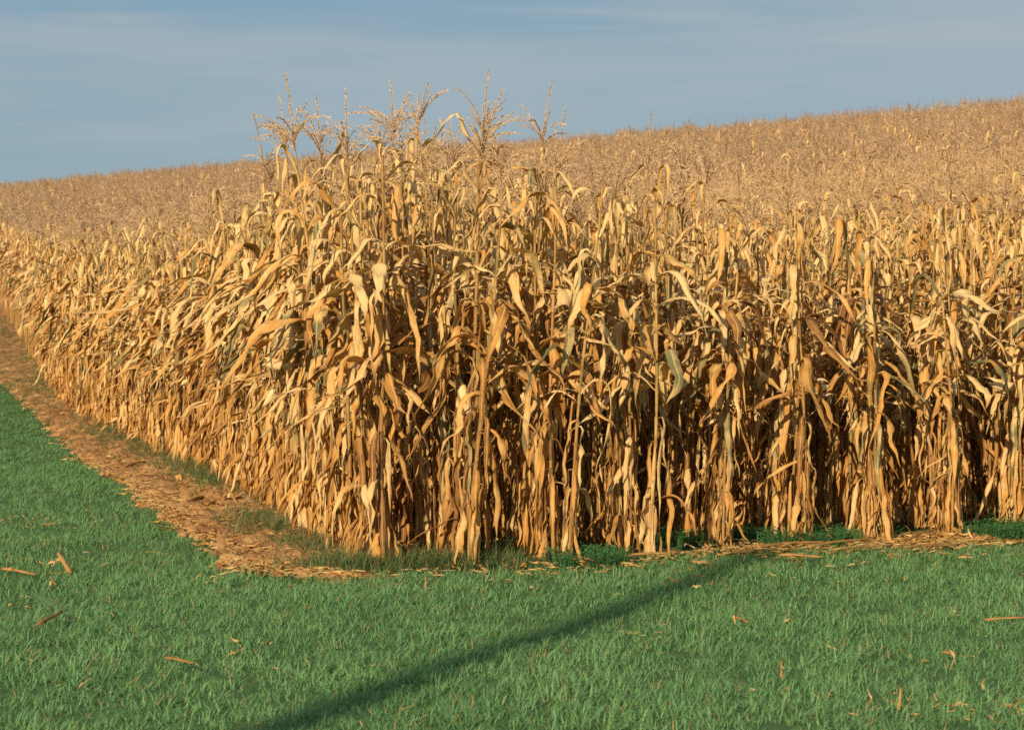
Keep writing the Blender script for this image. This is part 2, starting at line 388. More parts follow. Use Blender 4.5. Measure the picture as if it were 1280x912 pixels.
# ------------------------------------------------------------------ corn plants
def make_corn(seed, nseg=14, nac=6, ns=8, low=True, detail=1.0):
    """mesh builders of one dry corn plant about 2.4 m high: stalk, foliage, tassel, ears"""
    rng = random.Random(seed)
    H = rng.uniform(2.05, 2.3)
    bend = rng.uniform(0, 0.10); ba = rng.uniform(0, 6.28); wv = rng.uniform(0, 6.28)
    def axis_at(z):
        t = z / H
        return Vector((math.cos(ba) * bend * t * t + 0.012 * math.sin(z * 3 + wv), math.sin(ba) * bend * t * t + 0.012 * math.cos(z * 2.6 + wv), z))
    stalk, fol, tas = MB(), MB(), MB()
    nodes = []; z = rng.uniform(0.05, 0.12)
    while z < H - 0.05:
        nodes.append(z); z += rng.uniform(0.13, 0.18) * (1.0 if z > 0.4 else 0.8)
    grnstalk = rng.uniform(0, 0.7) if rng.random() < 0.3 else 0.05
    pts = []; rads = []
    r0 = rng.uniform(0.0075, 0.0105)
    zz = [0.0 - 0.03]
    for nz in nodes: zz += [nz - 0.012, nz, nz + 0.012]
    zz.append(H)
    for q in zz:
        t = max(q, 0) / H
        r = r0 * (1 - 0.62 * t)
        if any(abs(q - nz) < 1e-6 for nz in nodes): r *= 1.28
        pts.append(axis_at(q)); rads.append(r)
    tube(stalk, pts, rads, ns, (rng.uniform(0.3, 0.6), grnstalk, 0))
    az0 = rng.uniform(0, 6.28)
    ears = []
    gplant = rng.random() < 0.4
    for i, nz in enumerate(nodes):
        t = nz / H
        if not low and t < 0.35: continue
        p = axis_at(nz)
        az = az0 + math.pi * (i % 2) + rng.uniform(-0.55, 0.55)
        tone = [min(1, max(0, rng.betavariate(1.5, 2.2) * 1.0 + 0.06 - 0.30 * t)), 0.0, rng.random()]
        if 0.3 < t < 0.88 and rng.random() < (0.48 if gplant else 0.14): tone[1] = rng.uniform(0.5, 1)
        # sheath round the stalk above the node
        sl = rng.uniform(0.11, 0.16)
        rr = r0 * (1 - 0.6 * t) * 1.28 + 0.001
        sp = [axis_at(nz + sl * k) for k in (0, 0.5, 1.0)]
        tube(stalk, sp, [rr * 0.9, rr, rr * 1.15], max(5, ns - 2), (min(1, tone[0] + 0.05), tone[1], tone[2]), cap=False)
        p = sp[-1] if nz + sl < H else axis_at(H)
        L = rng.uniform(0.48, 0.90) * (1.0 if t < 0.75 else 0.78)
        W = rng.uniform(0.040, 0.096) * (1.0 if t < 0.8 else 0.8)
        kw = dict(nseg=nseg, nac=nac)
        if t < 0.40:
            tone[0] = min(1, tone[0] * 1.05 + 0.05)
            L = min(L * 0.9, p.z * 1.15 + 0.12)
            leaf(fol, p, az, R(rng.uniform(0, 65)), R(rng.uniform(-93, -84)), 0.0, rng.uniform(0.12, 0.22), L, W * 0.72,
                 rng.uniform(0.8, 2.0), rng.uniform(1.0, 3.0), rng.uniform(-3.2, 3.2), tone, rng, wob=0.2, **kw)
            if low:   # a second loose shred of the same skirt
                az2 = az + rng.uniform(1.0, 2.4); L2 = L * rng.uniform(0.6, 1.0); fl = rng.random() < 0.16
                tone2 = [rng.uniform(0.15, 0.95), 0.0, rng.random()]
                leaf(fol, p + Vector((0, 0, -0.04)), az2, R(rng.uniform(-30, 35)), R(rng.uniform(-74, -50) if fl else rng.uniform(-93, -82)), 0.0, 0.25, L2, W * 0.55,
                     rng.uniform(0.6, 1.8), rng.uniform(1.0, 3.0), rng.uniform(-3, 3), tone2, rng, wob=0.2, **kw)
            if low and rng.random() < 0.22:
                leaf(fol, p, az + rng.uniform(-2, 2), R(rng.uniform(0, 50)), R(rng.uniform(-85, -35)), 0.0, rng.uniform(0.3, 0.8), min(L, 0.45), W * 0.6,
                     rng.uniform(0.6, 1.8), rng.uniform(1.0, 3.0), rng.uniform(-3, 3), [rng.uniform(0.1, 0.9), 0, rng.random()], rng, wob=0.3, **kw)
        elif t < 0.80:
            style = rng.random()
            if style < 0.40:      # arches out then hangs
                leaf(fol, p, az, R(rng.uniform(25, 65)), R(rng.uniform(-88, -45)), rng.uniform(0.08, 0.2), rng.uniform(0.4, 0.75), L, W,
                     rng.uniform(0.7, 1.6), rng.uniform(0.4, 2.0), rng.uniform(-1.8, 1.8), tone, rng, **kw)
            elif style < 0.72:      # folds over and hangs straight
                leaf(fol, p, az, R(rng.uniform(40, 75)), R(rng.uniform(-92, -78)), rng.uniform(0.05, 0.12), rng.uniform(0.22, 0.36), L, W * 0.9,
                     rng.uniform(1.2, 2.4), rng.uniform(0.6, 2.4), rng.uniform(-2.6, 2.6), tone, rng, **kw)
            else:                 # broad blade held out slanting down
                leaf(fol, p, az, R(rng.uniform(0, 45)), R(rng.uniform(-55, -5)), 0.05, rng.uniform(0.25, 0.6), L * 0.85, W * 1.15,
                     rng.uniform(0.3, 0.9), rng.uniform(0.8, 2.4), rng.uniform(-1.2, 1.2), tone, rng, **kw)
            for _x in range(rng.choice([1, 1, 2, 2])):      # torn or doubled blade
                leaf(fol, p + Vector((0, 0, rng.uniform(-.06, .03))), az + rng.uniform(0.9, 5.0), R(rng.uniform(10, 65)), R(rng.uniform(-90, -25)), 0.05, rng.uniform(0.25, 0.7), L * rng.uniform(0.4, 0.9), W * rng.uniform(0.5, 1.05),
                     rng.uniform(0.9, 2.2), rng.uniform(0.8, 2.8), rng.uniform(-2, 2), [min(1, tone[0] + rng.uniform(-.2, .3)), 0, rng.random()], rng, **kw)
            if rng.random() < 0.15 and len(ears) < 1 and 0.40 < t < 0.68:
                ears.append((p, az + math.pi + rng.uniform(-0.4, 0.4), rng.choice([-80, -70, -60, -35, 5])))
        else:
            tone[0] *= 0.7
            style = rng.random()
            if style < 0.55:
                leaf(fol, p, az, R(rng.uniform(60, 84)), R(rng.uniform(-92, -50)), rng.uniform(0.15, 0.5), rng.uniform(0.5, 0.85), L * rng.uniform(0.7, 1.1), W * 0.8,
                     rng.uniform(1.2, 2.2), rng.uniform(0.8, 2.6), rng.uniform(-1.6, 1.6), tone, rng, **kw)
            else:
                leaf(fol, p, az, R(rng.uniform(50, 80)), R(rng.uniform(-88, -70)), 0.1, rng.uniform(0.25, 0.45), L * 0.9, W * 0.85,
                     rng.uniform(1.5, 2.6), rng.uniform(0.8, 2.6), rng.uniform(-2, 2), tone, rng, **kw)
    # tassel
    top = axis_at(H); tt = (rng.uniform(0.3, 0.8), 0, rng.random())
    lean = rng.uniform(0, 6.28); la = rng.choice([rng.uniform(0.0, 0.2), rng.uniform(0.1, 0.55)])
    def branch(p0, az, el0, el1, L, r, n, spk):
        p = p0.copy(); pts = [p.copy()]; 
        for k in range(n):
            el = el0 + (el1 - el0) * ((k + 1) / n) ** 1.3
            T = Vector((math.cos(az) * math.cos(el), math.sin(az) * math.cos(el), math.sin(el)))
            p = p + T * (L / n); pts.append(p.copy())
        if detail >= 1: tube(tas, pts, [r * (1 - 0.55 * k / n) for k in range(n + 1)], 3, tt, cap=False)
        step = spk
        dd = 0.0; tot = L
        while dd < tot:
            f = dd / tot * n; k = min(n - 1, int(f)); q = pts[k].lerp(pts[k + 1], f - k); T = (pts[k + 1] - pts[k]).normalized()
            a2 = rng.uniform(0, 6.28)
            ref = Vector((math.cos(a2), math.sin(a2), rng.uniform(-.5, .5)))
            Sd = T.cross(ref).normalized()
            D = (T * 1.0 + Sd * rng.uniform(0.25, 0.7)).normalized(); B = D.cross(Sd.cross(T) + Vector((.1, 0, 0))).normalized()
            l = rng.uniform(0.011, 0.019) * (1 if detail >= 1 else 2.0); w = 0.003 * (1 if detail >= 1 else 2.2)
            tas.add([q, q + D * l * .5 + B * w, q + D * l, q + D * l * .5 - B * w], [(0, 1, 2, 3)], (rng.uniform(.2, .9), 0, .4, 0))
            dd += step
    sp_ = 0.005 if detail >= 1 else 0.028
    Ls = rng.uniform(0.18, 0.42)
    neck = Vector((math.cos(lean) * la * 0.1, math.sin(lean) * la * 0.1, 0.12))
    tube(tas, [top - Vector((0, 0, .02)), top + neck], [0.0045, 0.0035], 4, tt, cap=False)
    b0 = top + neck
    if detail < 1: tube(tas, [top, b0 + Vector((math.cos(lean) * la * Ls, math.sin(lean) * la * Ls, Ls))], [0.007, 0.004], 3, tt, cap=False)
    branch(b0, lean, R(90) - la, R(88) - la * 2.0, Ls, 0.0035, 6, sp_ * 0.7)
    for k in range(rng.randint(5, 18)):
        h = rng.uniform(0, 0.10)
        branch(b0 + Vector((0, 0, h - 0.05)), rng.uniform(0, 6.28), R(rng.uniform(55, 80)), R(rng.uniform(-20, 66)), rng.uniform(0.14, 0.28), 0.0018, 6, sp_)
    return stalk, fol, tas, ears

def make_ear(seed):
    rng = random.Random(seed); mb = MB()
    L = rng.uniform(0.20, 0.27); n = 9; ns = 10
    shank = [Vector((0, 0, 0)), Vector((0.03, 0, 0.005)), Vector((0.05, 0, 0))]
    tube(mb, shank, [0.008, 0.009, 0.014], 6, (0.5, 0.1, 0))
    pts = []; rads = []
    for k in range(n + 1):
        t = k / n
        pts.append(Vector((0.05 + L * t, 0.006 * math.sin(t * 3), -0.012 * math.sin(t * 3)))); rads.append(0.030 * (math.sin(math.pi * min(1, (t * 0.93 + 0.07)) ** 0.75) ** 0.7) + 0.003)
    b = len(mb.v)
    tube(mb, pts, rads, ns, (0.25, 0.05, 0))
    for i in range(b, len(mb.v)):
        k = (i - b) // ns; j = (i - b) % ns
        c = pts[k]; mb.v[i] = c + (mb.v[i] - c) * (1 + 0.10 * (1 if j % 2 else -1))
    for k in range(5):       # loose husk leaves
        a = rng.uniform(0, 6.28)
        p = Vector((0.07 + rng.uniform(0, 0.06), 0.026 * math.cos(a), 0.026 * math.sin(a)))
        leaf(mb, p, rng.uniform(-0.35, 0.35) + 0.25 * math.cos(a), R(15) * math.sin(a), R(rng.uniform(-20, 10)), 0.3, 1.0, L * rng.uniform(0.6, 0.95), 0.055,
             1.4, 2.2, rng.uniform(-0.8, 0.8), (rng.uniform(0.05, 0.5), 0.05, 0), rng, nseg=8, nac=4, zmin=-9, wob=0.1)
    return mb

NP = 26
protos = []
ear_mb = [make_ear(100 + i) for i in range(4)]
ear_mesh = [mb.mesh('ear', [M_HUSK]) for mb in ear_mb]
for i in range(NP):
    s, f, t, ears = make_corn(1000 + i)
    protos.append(dict(s=s, f=f, t=t, ears=ears, ms=s.mesh('stalk', [M_STALK]), mf=f.mesh('foliage', [M_LEAF]), mt=t.mesh('tassel', [M_TASSEL])))

def ear_matrix(e):
    p, az, el = e
    return Matrix.Translation(p) @ Matrix.Rotation(az, 4, 'Z') @ Matrix.Rotation(-R(el), 4, 'Y')
def merge(parts):
    mb = MB()
    for src, mat, M in parts:
        b = len(mb.v)
        mb.v.extend([M @ v for v in src.v] if M else src.v); mb.c.extend(src.c); mb.uv.extend(src.uv)
        mb.f.extend([tuple(i + b for i in f) for f in src.f]); mb.m.extend(src.m if mat is None else [mat] * len(src.f))
    return mb

hid = bpy.data.collections.new('corn_source')
def source(mesh, coll, k):
    o = bpy.data.objects.new('%s.%03d' % (coll.name, k), mesh); coll.objects.link(o); return o
n_src = 0
for i, p in enumerate(protos):          # 0..NP-1 bare tops, NP..2NP-1 with tassels
    mb = merge([(p['s'], 0, None), (p['f'], 1, None)] + [(ear_mb[(i + k) % 4], 2, ear_matrix(e)) for k, e in enumerate(p['ears'])])
    p['bare'] = mb
for i, p in enumerate(protos): source(p['bare'].mesh('corn', [M_STALK, M_LEAF, M_HUSK]), hid, n_src); n_src += 1
for i, p in enumerate(protos): source(merge([(p['bare'], None, None), (p['t'], 3, None)]).mesh('corn', [M_STALK, M_LEAF, M_HUSK, M_TASSEL]), hid, n_src); n_src += 1
MID0 = n_src
NF = 12
for i in range(NF):                     # simpler ones for the far slope
    s, f, t, ears = make_corn(3000 + i, nseg=8, nac=2, ns=4, low=False, detail=0.5)
    source(merge([(s, 0, None), (f, 1, None)]).mesh('corn', [M_STALK, M_FAR]), hid, n_src); n_src += 1
for i in range(NF):
    s, f, t, ears = make_corn(3000 + i, nseg=8, nac=2, ns=4, low=False, detail=0.5)
    source(merge([(s, 0, None), (f, 1, None), (t, 2, None)]).mesh('corn', [M_STALK, M_FAR, M_TASSEL_FAR]), hid, n_src); n_src += 1

def scatter(name, pts, rots, scls, idxs, coll):
    me = bpy.data.meshes.new(name); me.from_pydata([tuple(p) for p in pts], [], [])
    a = me.attributes.new('rot', 'FLOAT_VECTOR', 'POINT'); a.data.foreach_set('vector', np.array(rots, dtype=np.float32).ravel())
    a = me.attributes.new('scl', 'FLOAT_VECTOR', 'POINT'); a.data.foreach_set('vector', np.array(scls, dtype=np.float32).ravel())
    a = me.attributes.new('idx', 'INT', 'POINT'); a.data.foreach_set('value', np.array(idxs, dtype=np.int32))
    o = bpy.data.objects.new(name, me); C.objects.link(o)
    ng = bpy.data.node_groups.new(name + '_nodes', 'GeometryNodeTree')
    ng.interface.new_socket('Geometry', in_out='INPUT', socket_type='NodeSocketGeometry')
    ng.interface.new_socket('Geometry', in_out='OUTPUT', socket_type='NodeSocketGeometry')
    gi = ng.nodes.new('NodeGroupInput'); go = ng.nodes.new('NodeGroupOutput')
    ci = ng.nodes.new('GeometryNodeCollectionInfo'); ci.inputs[0].default_value = coll
    ci.inputs['Separate Children'].default_value = True; ci.inputs['Reset Children'].default_value = True
    ip = ng.nodes.new('GeometryNodeInstanceOnPoints'); ip.inputs['Pick Instance'].default_value = True
    def na(nm, dt):
        n = ng.nodes.new('GeometryNodeInputNamedAttribute'); n.data_type = dt; n.inputs[0].default_value = nm; return n.outputs[0]
    L = ng.links
    L.new(gi.outputs[0], ip.inputs['Points']); L.new(ci.outputs[0], ip.inputs['Instance'])
    L.new(na('idx', 'INT'), ip.inputs['Instance Index']); L.new(na('rot', 'FLOAT_VECTOR'), ip.inputs['Rotation']); L.new(na('scl', 'FLOAT_VECTOR'), ip.inputs['Scale'])
    L.new(ip.outputs[0], go.inputs[0])
    md = o.modifiers.new('scatter', 'NODES'); md.node_group = ng
    return o

# every plant of the stand
rng = random.Random(11)
plants = []
for k, (sx, sy) in enumerate(STARTS):
    u = 0.0
    j = 0
    while True:
        dv = row_drift(u) * 0.7 ** k
        x = sx + ROWD[0] * u + ROWN[0] * dv + rng.gauss(0, 0.022); y = sy + ROWD[1] * u + ROWN[1] * dv + rng.gauss(0, 0.02)
        if y > 125: break
        far = y > 45
        if abs(x) < 0.2075 * 1.12 * y + 2.2:
            plants.append([k, j, x, y])
        u += rng.uniform(0.12, 0.20) * (1.0 if y < 60 else 1.25); j += 1
def score(p):
    k, j, x, y = p
    u, v = uv_of(x, y)
    behind = max(0.0, y - face_y(x)) if x > -0.76 else 99
    depth = min(max(v, 0), behind)
    px = 640 + F_PX * x / y
    if px < -10 or px > 1290: return 0
    return math.exp(-depth / 1.1) / y
plants.sort(key=score, reverse=True)
N_IND = 298

def height_scale(k, j, x, y):
    u, v = uv_of(x, y)
    c = math.exp(-((x + 0.85) ** 2 * 1.2 + (y - 16.4) ** 2 * 0.25) / 3.0)
    s = 1.0 + 0.08 * c + (0.03 if x < -0.6 else 0)
    if x > 0.3 and y - face_y(x) < 3: s -= 0.055 * min(1, (x - 0.3) / 1.5)
    return s
ORD = ['first', 'second', 'third', 'fourth', 'fifth', 'sixth', 'seventh', 'eighth', 'ninth', 'tenth', 'eleventh', 'twelfth']
sp_pts, sp_rot, sp_scl, sp_idx = [], [], [], []
first_proto = None
for n, p in enumerate(plants):
    k, j, x, y = p
    rr = random.Random(k * 7919 + j * 31 + 5)
    hs = height_scale(k, j, x, y) * rr.uniform(0.93, 1.05)
    u, v = uv_of(x, y)
    nearc = math.hypot(x + 0.75, (y - 16.6) * 0.8)
    ptas = 0.42 if nearc < 1.9 else (0.4 if (0.0 < x < 1.8 and 0.5 < y - face_y(x) < 1.6) else 0.13 if (x > 0.6 and y - face_y(x) < 4.5) else (0.5 if v < 1.2 and y < 40 else (0.75 if y < 45 else 0.7)))
    has_t = rr.random() < ptas
    if has_t and nearc < 2.0: hs *= rr.uniform(0.96, 1.08)
    tiltx, tilty = rr.gauss(0, 0.035), rr.gauss(0, 0.035)
    if j == 0 or k == 0: tiltx, tilty = tiltx * 1.3, tilty * 1.3
    rz = rr.uniform(0, 6.28)
    if k == 1 and j < 2: rz += 1.9      # turn the broad pale blades of the front plant aside
    z = hz(x, y)
    wd = rr.uniform(0.95, 1.15)
    if n < N_IND:
        pr = protos[rr.randrange(NP)]
        r = bpy.data.objects.new('corn_plant', None); C.objects.link(r)
        r.empty_display_size = 0.1
        r.location = (x, y, z); r.rotation_euler = (tiltx, tilty, rz); r.scale = (wd * hs, wd * hs, hs)
        parts = [('stalk', pr['ms'], None), ('foliage', pr['mf'], None)]
        if has_t: parts.append(('tassel', pr['mt'], None))
        for q, e in enumerate(pr['ears']): parts.append(('ear', ear_mesh[(q + k) % 4], ear_matrix(e)))
        for nm, me_, M in parts:
            c = bpy.data.objects.new(nm, me_); C.objects.link(c); c.parent = r
            if M is not None: c.matrix_local = M
        ttxt = ' with tassel' if has_t else ''
        if j == 0 and k == 0: lab = 'dry corn plant standing at the very corner of the stand'
        elif j == 0 and k < len(ORD): lab = 'dry corn plant ending the %s row to the right of the corner' % ORD[k - 1]
        elif k == 0:
            lab = ('dry corn plant%s in the outer row along the soil strip, ' % ttxt) + ('near the corner' if y < 18 else 'midway back' if y < 26 else 'far back')
        elif k < len(ORD):
            lab = 'dry corn plant%s behind the end plant, %s row from corner' % (ttxt, ORD[k - 1])
        else: lab = 'dry corn plant inside the stand near the right border'
        tag(r, lab, 'corn plant', 'dry corn plants at the edge of the stand')
    else:
        d = y
        if d < 34: idx = rr.randrange(NP) + (NP if has_t else 0)
        else: idx = MID0 + rr.randrange(NF) + (NF if has_t else 0)
        if d >= 34 and v > 1.0: hs *= rr.uniform(0.93, 1.05)
        sp_pts.append((x, y, z)); sp_rot.append((tiltx, tilty, rz)); sp_scl.append((wd * hs, wd * hs, hs)); sp_idx.append(idx)
o = scatter('corn_field', sp_pts, sp_rot, sp_scl, sp_idx, hid)
tag(o, 'dry tasselled corn filling the slope behind the front plants', 'corn field', kind='stuff')
print('plants', len(plants))

# ------------------------------------------------------------------ grass
def make_tuft(seed, nb=14, hmin=0.03, hmax=0.078, w=0.0046, spread=0.05, dryp=0.06, lay=(5, 75)):
    rng = random.Random(seed); mb = MB()
    for b in range(nb):
        a = rng.uniform(0, 6.28); r = rng.uniform(0, spread)
        p = Vector((math.cos(a) * r, math.sin(a) * r, -0.005))
        az = rng.uniform(0, 6.28); el = R(rng.uniform(*lay)); L = rng.uniform(hmin, hmax); droop = rng.uniform(0.2, 1.5)
        tone = (rng.random(), 1.0 if rng.random() < dryp else 0.0, 0, 0)
        V = []; n = 3
        S = Vector((-math.sin(az + rng.uniform(-.6, .6)), math.cos(az), 0)).normalized()
        for k in range(n + 1):
            t = k / n; e = el - droop * t
            ww = w * (1 - t ** 2) * 0.5 + 0.0002
            V += [p - S * ww, p + S * ww]
            p = p + Vector((math.cos(az) * math.cos(e), math.sin(az) * math.cos(e), math.sin(e))) * (L / n)
        mb.add(V, [(2 * k, 2 * k + 1, 2 * k + 3, 2 * k + 2) for k in range(n)], tone)
    return mb
gcol = bpy.data.collections.new('grass_source')
for i in range(10): source(make_tuft(50 + i).mesh('tuft', [M_GRASS], smooth=False), gcol, i)
nr = np.random.RandomState(5)
def grass_points(x0, x1, y0, y1, dens):
    n = int((x1 - x0) * (y1 - y0) * dens)
    return np.stack([nr.uniform(x0, x1, n), nr.uniform(y0, y1, n)], 1)
chunks = []
for (y0, y1, dens) in ((6.5, 9, 260), (9, 12.5, 430), (12.5, 18, 380), (18, 26, 240), (26, 38, 150), (38, 60, 80), (60, 95, 30)):
    x0 = -0.2075 * 1.05 * y1 - 1.0; x1 = min(0.2075 * 1.05 * y1 + 1.0, 6.5)
    chunks.append((grass_points(x0, x1, y0, y1, dens), (y0 + y1) / 2))
pts, rots, scls, idxs = [], [], [], []
for P, ym in chunks:
    x, y = P[:, 0], P[:, 1]
    u, v = uv_of(x, y)
    left = (v < -(strip_out(np.maximum(u, 0)) * np.where(u > 0.2, 1.0, np.clip((u + 1.1) / 1.3, 0, 1)) - 0.07 * nr.randn(len(x)))) 
    front = (y < face_y(x) - 0.12 + 0.16 * nr.randn(len(x))) & (u < -0.3)
    front2 = (x > -1.2 + 0.3 * nr.randn(len(x))) & (y < face_y(x) - 0.12 + 0.16 * nr.randn(len(x)))
    keep = np.where(u > -1.0, (left & (v < 0)) | front2, True)
    for i in np.nonzero(keep)[0]:
        q = noise.noise(Vector((x[i] * 1.7, y[i] * 1.1, 3.0))); q2 = noise.noise(Vector((x[i] * 6, y[i] * 6, 9.0)))
        if q2 + 0.5 * q < -0.58 and nr.rand() < 0.65: continue
        s = (0.9 + 0.4 * q + 0.35 * q2) * nr.uniform(0.65, 1.35)
        far = 1.0 + max(0, ym - 14) * 0.035
        pts.append((x[i], y[i], hz(x[i], y[i]))); rots.append((nr.randn() * .1, nr.randn() * .1, nr.uniform(0, 6.28)))
        scls.append((s * far, s * far, s)); idxs.append(nr.randint(10))
o = scatter('grass', pts, rots, scls, idxs, gcol)
tag(o, 'short green cereal grass in front of and left of the corn', 'grass', kind='stuff')
print('grass', len(pts))

# ------------------------------------------------------------------ weeds on the strip and under the corn
wcol = bpy.data.collections.new('weed_source')
for i in range(6): source(make_tuft(80 + i, nb=16, hmin=0.05, hmax=0.15, w=0.0032, spread=0.05, dryp=0.25, lay=(10, 85)).mesh('weed', [M_WEED], smooth=False), wcol, i)
pts, rots, scls, idxs = [], [], [], []
cent = []
def weed_blob(cx, cy, ru, rv, n, smin=0.7, smax=1.4):
    for _ in range(int(n * 2.2)):
        a = nr.randn(); b = nr.randn()
        x = cx + ROWD[0] * a * ru + ROWN[0] * b * rv; y = cy + ROWD[1] * a * ru + ROWN[1] * b * rv
        s = nr.uniform(smin, smax); pts.append((x, y, hz(x, y) + 0.012)); rots.append((0, 0, nr.uniform(0, 6.28))); scls.append((s, s, s * 0.9)); idxs.append(nr.randint(6))
for px, py, ru, rv, n in ((345, 662, .45, .12, 80), (395, 688, .30, .12, 40), (290, 605, 1.3, .16, 190), (255, 590, 1.5, .2, 170), (185, 556, 2.2, .2, 160), (150, 540, 2.2, .22, 130),
                          (75, 488, 3.0, .3, 160), (45, 460, 3.2, .3, 170), (15, 415, 4, .3, 170), (500, 712, .15, .22, 90), (560, 712, .12, .3, 90), (430, 708, .15, .15, 25)):
    c = from_px(px, py); weed_blob(c.x - 0.08, c.y, ru, rv * 1.2, n, 0.8, 1.7)
o = scatter('weeds', pts, rots, scls, idxs, wcol)
tag(o, 'fine olive weeds along the foot of the corn', 'weeds', kind='stuff')

def make_clover(seed):
    rng = random.Random(seed); mb = MB()
    for b in range(14):
        a = rng.uniform(0, 6.28); r = rng.uniform(0, 0.06); h = rng.uniform(0.03, 0.10)
        p = Vector((math.cos(a) * r, math.sin(a) * r, h)); t = (rng.random(), 0, 0, 0)
        tube(mb, [Vector((p.x * .6, p.y * .6, 0)), p], [0.0012, 0.001], 3, t, cap=False)
        for q in range(3):
            az = a + q * 2.09; D = Vector((math.cos(az), math.sin(az), rng.uniform(-.2, .5))); S = Vector((-math.sin(az), math.cos(az), 0))
            l = rng.uniform(0.014, 0.022)
            mb.add([p, p + D * l * .6 + S * l * .42, p + D * l * 1.05, p + D * l * .6 - S * l * .42], [(0, 1, 2, 3)], t)
    return mb
ccol = bpy.data.collections.new('clover_source')
for i in range(5): source(make_clover(300 + i).mesh('clover', [M_CLOVER], smooth=False), ccol, i)
pts, rots, scls, idxs = [], [], [], []
for _ in range(3000):
    x = nr.uniform(-0.6, 6.0); y = face_y(x) + nr.exponential(0.55) - 0.35
    if noise.noise(Vector((x * 1.3, y * 1.3, 7))) < 0.02 + (0.15 if x < 1.0 else 0) + 0.25 * (y < face_y(x) - 0.05): continue
    s = nr.uniform(0.6, 1.25)
    pts.append((x, y, hz(x, y))); rots.append((0, 0, nr.uniform(0, 6.28))); scls.append((s, s, s)); idxs.append(nr.randint(5))
o = scatter('clover', pts, rots, scls, idxs, ccol)
tag(o, 'bright green clover growing round the feet of the row ends', 'clover', kind='stuff')

# ------------------------------------------------------------------ straw litter
lcol = bpy.data.collections.new('litter_source')
for i in range(10):
    rg = random.Random(400 + i); mb = MB()
    if i % 3 == 0:
        L = rg.uniform(0.05, 0.12); tube(mb, [Vector((-L / 2, 0, 0.005)), Vector((0, rg.uniform(-.01, .01), .009)), Vector((L / 2, 0, 0.006))], [0.005, .0055, 0.004], 5, (rg.uniform(.1, .5), 0, 0))
    else:
        leaf(mb, (0, 0, 0.006), 0, R(rg.uniform(0, 25)), R(rg.uniform(-40, -5)), 0, .8, rg.uniform(0.06, 0.2), rg.uniform(0.012, 0.035), 1.0, 2.5, rg.uniform(-1.5, 1.5), (rg.uniform(.1, .7), 0, 0), rg, nseg=6, nac=2, zmin=0.003, wob=.3)
    source(mb.mesh('litter', [M_LEAF]), lcol, i)
pts, rots, scls, idxs = [], [], [], []
def lit(x, y, s, up=0.0, tilt=0.12):
    pts.append((x, y, hz(x, y) + up)); rots.append((nr.randn() * tilt, nr.randn() * tilt, nr.uniform(0, 6.28))); scls.append((s, s, s)); idxs.append(nr.randint(10))
for _ in range(4600):
    u = nr.exponential(10) - 1.0
    if u > 60: continue
    v = nr.uniform(-float(strip_out(max(u, 0))), 0.4)
    if u < 0 and (v < -0.9 * (u + 1.15) or v > -0.25): continue
    lit(P0[0] + ROWD[0] * u + ROWN[0] * v, P0[1] + ROWD[1] * u + ROWN[1] * v, nr.uniform(0.5, 1.15), 0.03)
for _ in range(1300):
    x = nr.choice([nr.uniform(-0.8, 6), nr.normal(2.3, 0.6), nr.normal(2.9, .3)]); lit(x, face_y(x) + nr.randn() * 0.2 - 0.15, nr.uniform(0.5, 1.2), 0.02)
for _ in range(1900):
    x = nr.uniform(-4, 5); y = nr.uniform(8, 17)
    if noise.noise(Vector((x * 0.9, y * 0.6, 21))) < 0.05 and nr.rand() < 0.7: continue
    if not in_corn(np.array(x), np.array(y)): lit(x, y, nr.choice([nr.uniform(0.08, 0.2), nr.uniform(0.1, 0.34)]), nr.uniform(0.015, 0.045), 0.5)
for px, py, sd, n in ((20, 660, .35, 22), (55, 650, .3, 14), (20, 715, .25, 26), (95, 700, .3, 12), (265, 728, .18, 16), (1120, 887, .2, 14), (1200, 895, .2, 14), (1240, 895, .12, 12), (870, 735, .15, 14), (980, 703, .3, 40), (1090, 690, .35, 60), (1190, 690, .3, 40), (820, 703, .2, 30), (640, 735, .3, 14), (820, 800, .12, 8), (95, 875, .1, 8), (290, 822, .1, 7)):
    c = from_px(px, py)
    for _ in range(n): lit(c.x + nr.randn() * sd, c.y + nr.randn() * sd * 1.3, nr.uniform(0.2, 0.5) if py > 710 else nr.uniform(0.3, 0.8), 0.03, 0.3)
o = scatter('straw_litter', pts, rots, scls, idxs, lcol)
tag(o, 'small bits of dry corn leaf and straw strewn on soil and grass', 'straw litter', kind='stuff')

kcol = bpy.data.collections.new('clod_source')
for i in range(6):
    bm = bmesh.new(); bmesh.ops.create_icosphere(bm, subdivisions=2, radius=0.03)
    for v in bm.verts:
        k = 1 + 0.55 * noise.noise(v.co * 38 + Vector((i * 5, 0, 0))); v.co *= k; v.co.z *= 0.62
    me = bpy.data.meshes.new('clod'); bm.to_mesh(me); bm.free(); me.materials.append(M_STRIP); source(me, kcol, i)
pts, rots, scls, idxs = [], [], [], []
for _ in range(2300):
    u = nr.exponential(9) - 0.9
    if u > 50: continue
    v = nr.uniform(-float(strip_out(max(u, 0))) - 0.03, 0.2)
    if u < 0 and (v < -0.9 * (u + 1.15) or v > -0.35): continue
    x = P0[0] + ROWD[0] * u + ROWN[0] * v; y = P0[1] + ROWD[1] * u + ROWN[1] * v; k = min(1.5, 0.25 + nr.exponential(0.33))
    pts.append((x, y, hz(x, y) + 0.02)); rots.append((nr.randn() * .3, nr.randn() * .3, nr.uniform(0, 6.28))); scls.append((k, k * nr.uniform(.7, 1.3), k)); idxs.append(nr.randint(6))
o = scatter('soil_clods', pts, rots, scls, idxs, kcol)
tag(o, 'crumbly orange-brown soil clods on the bare strip', 'soil clods', kind='stuff')

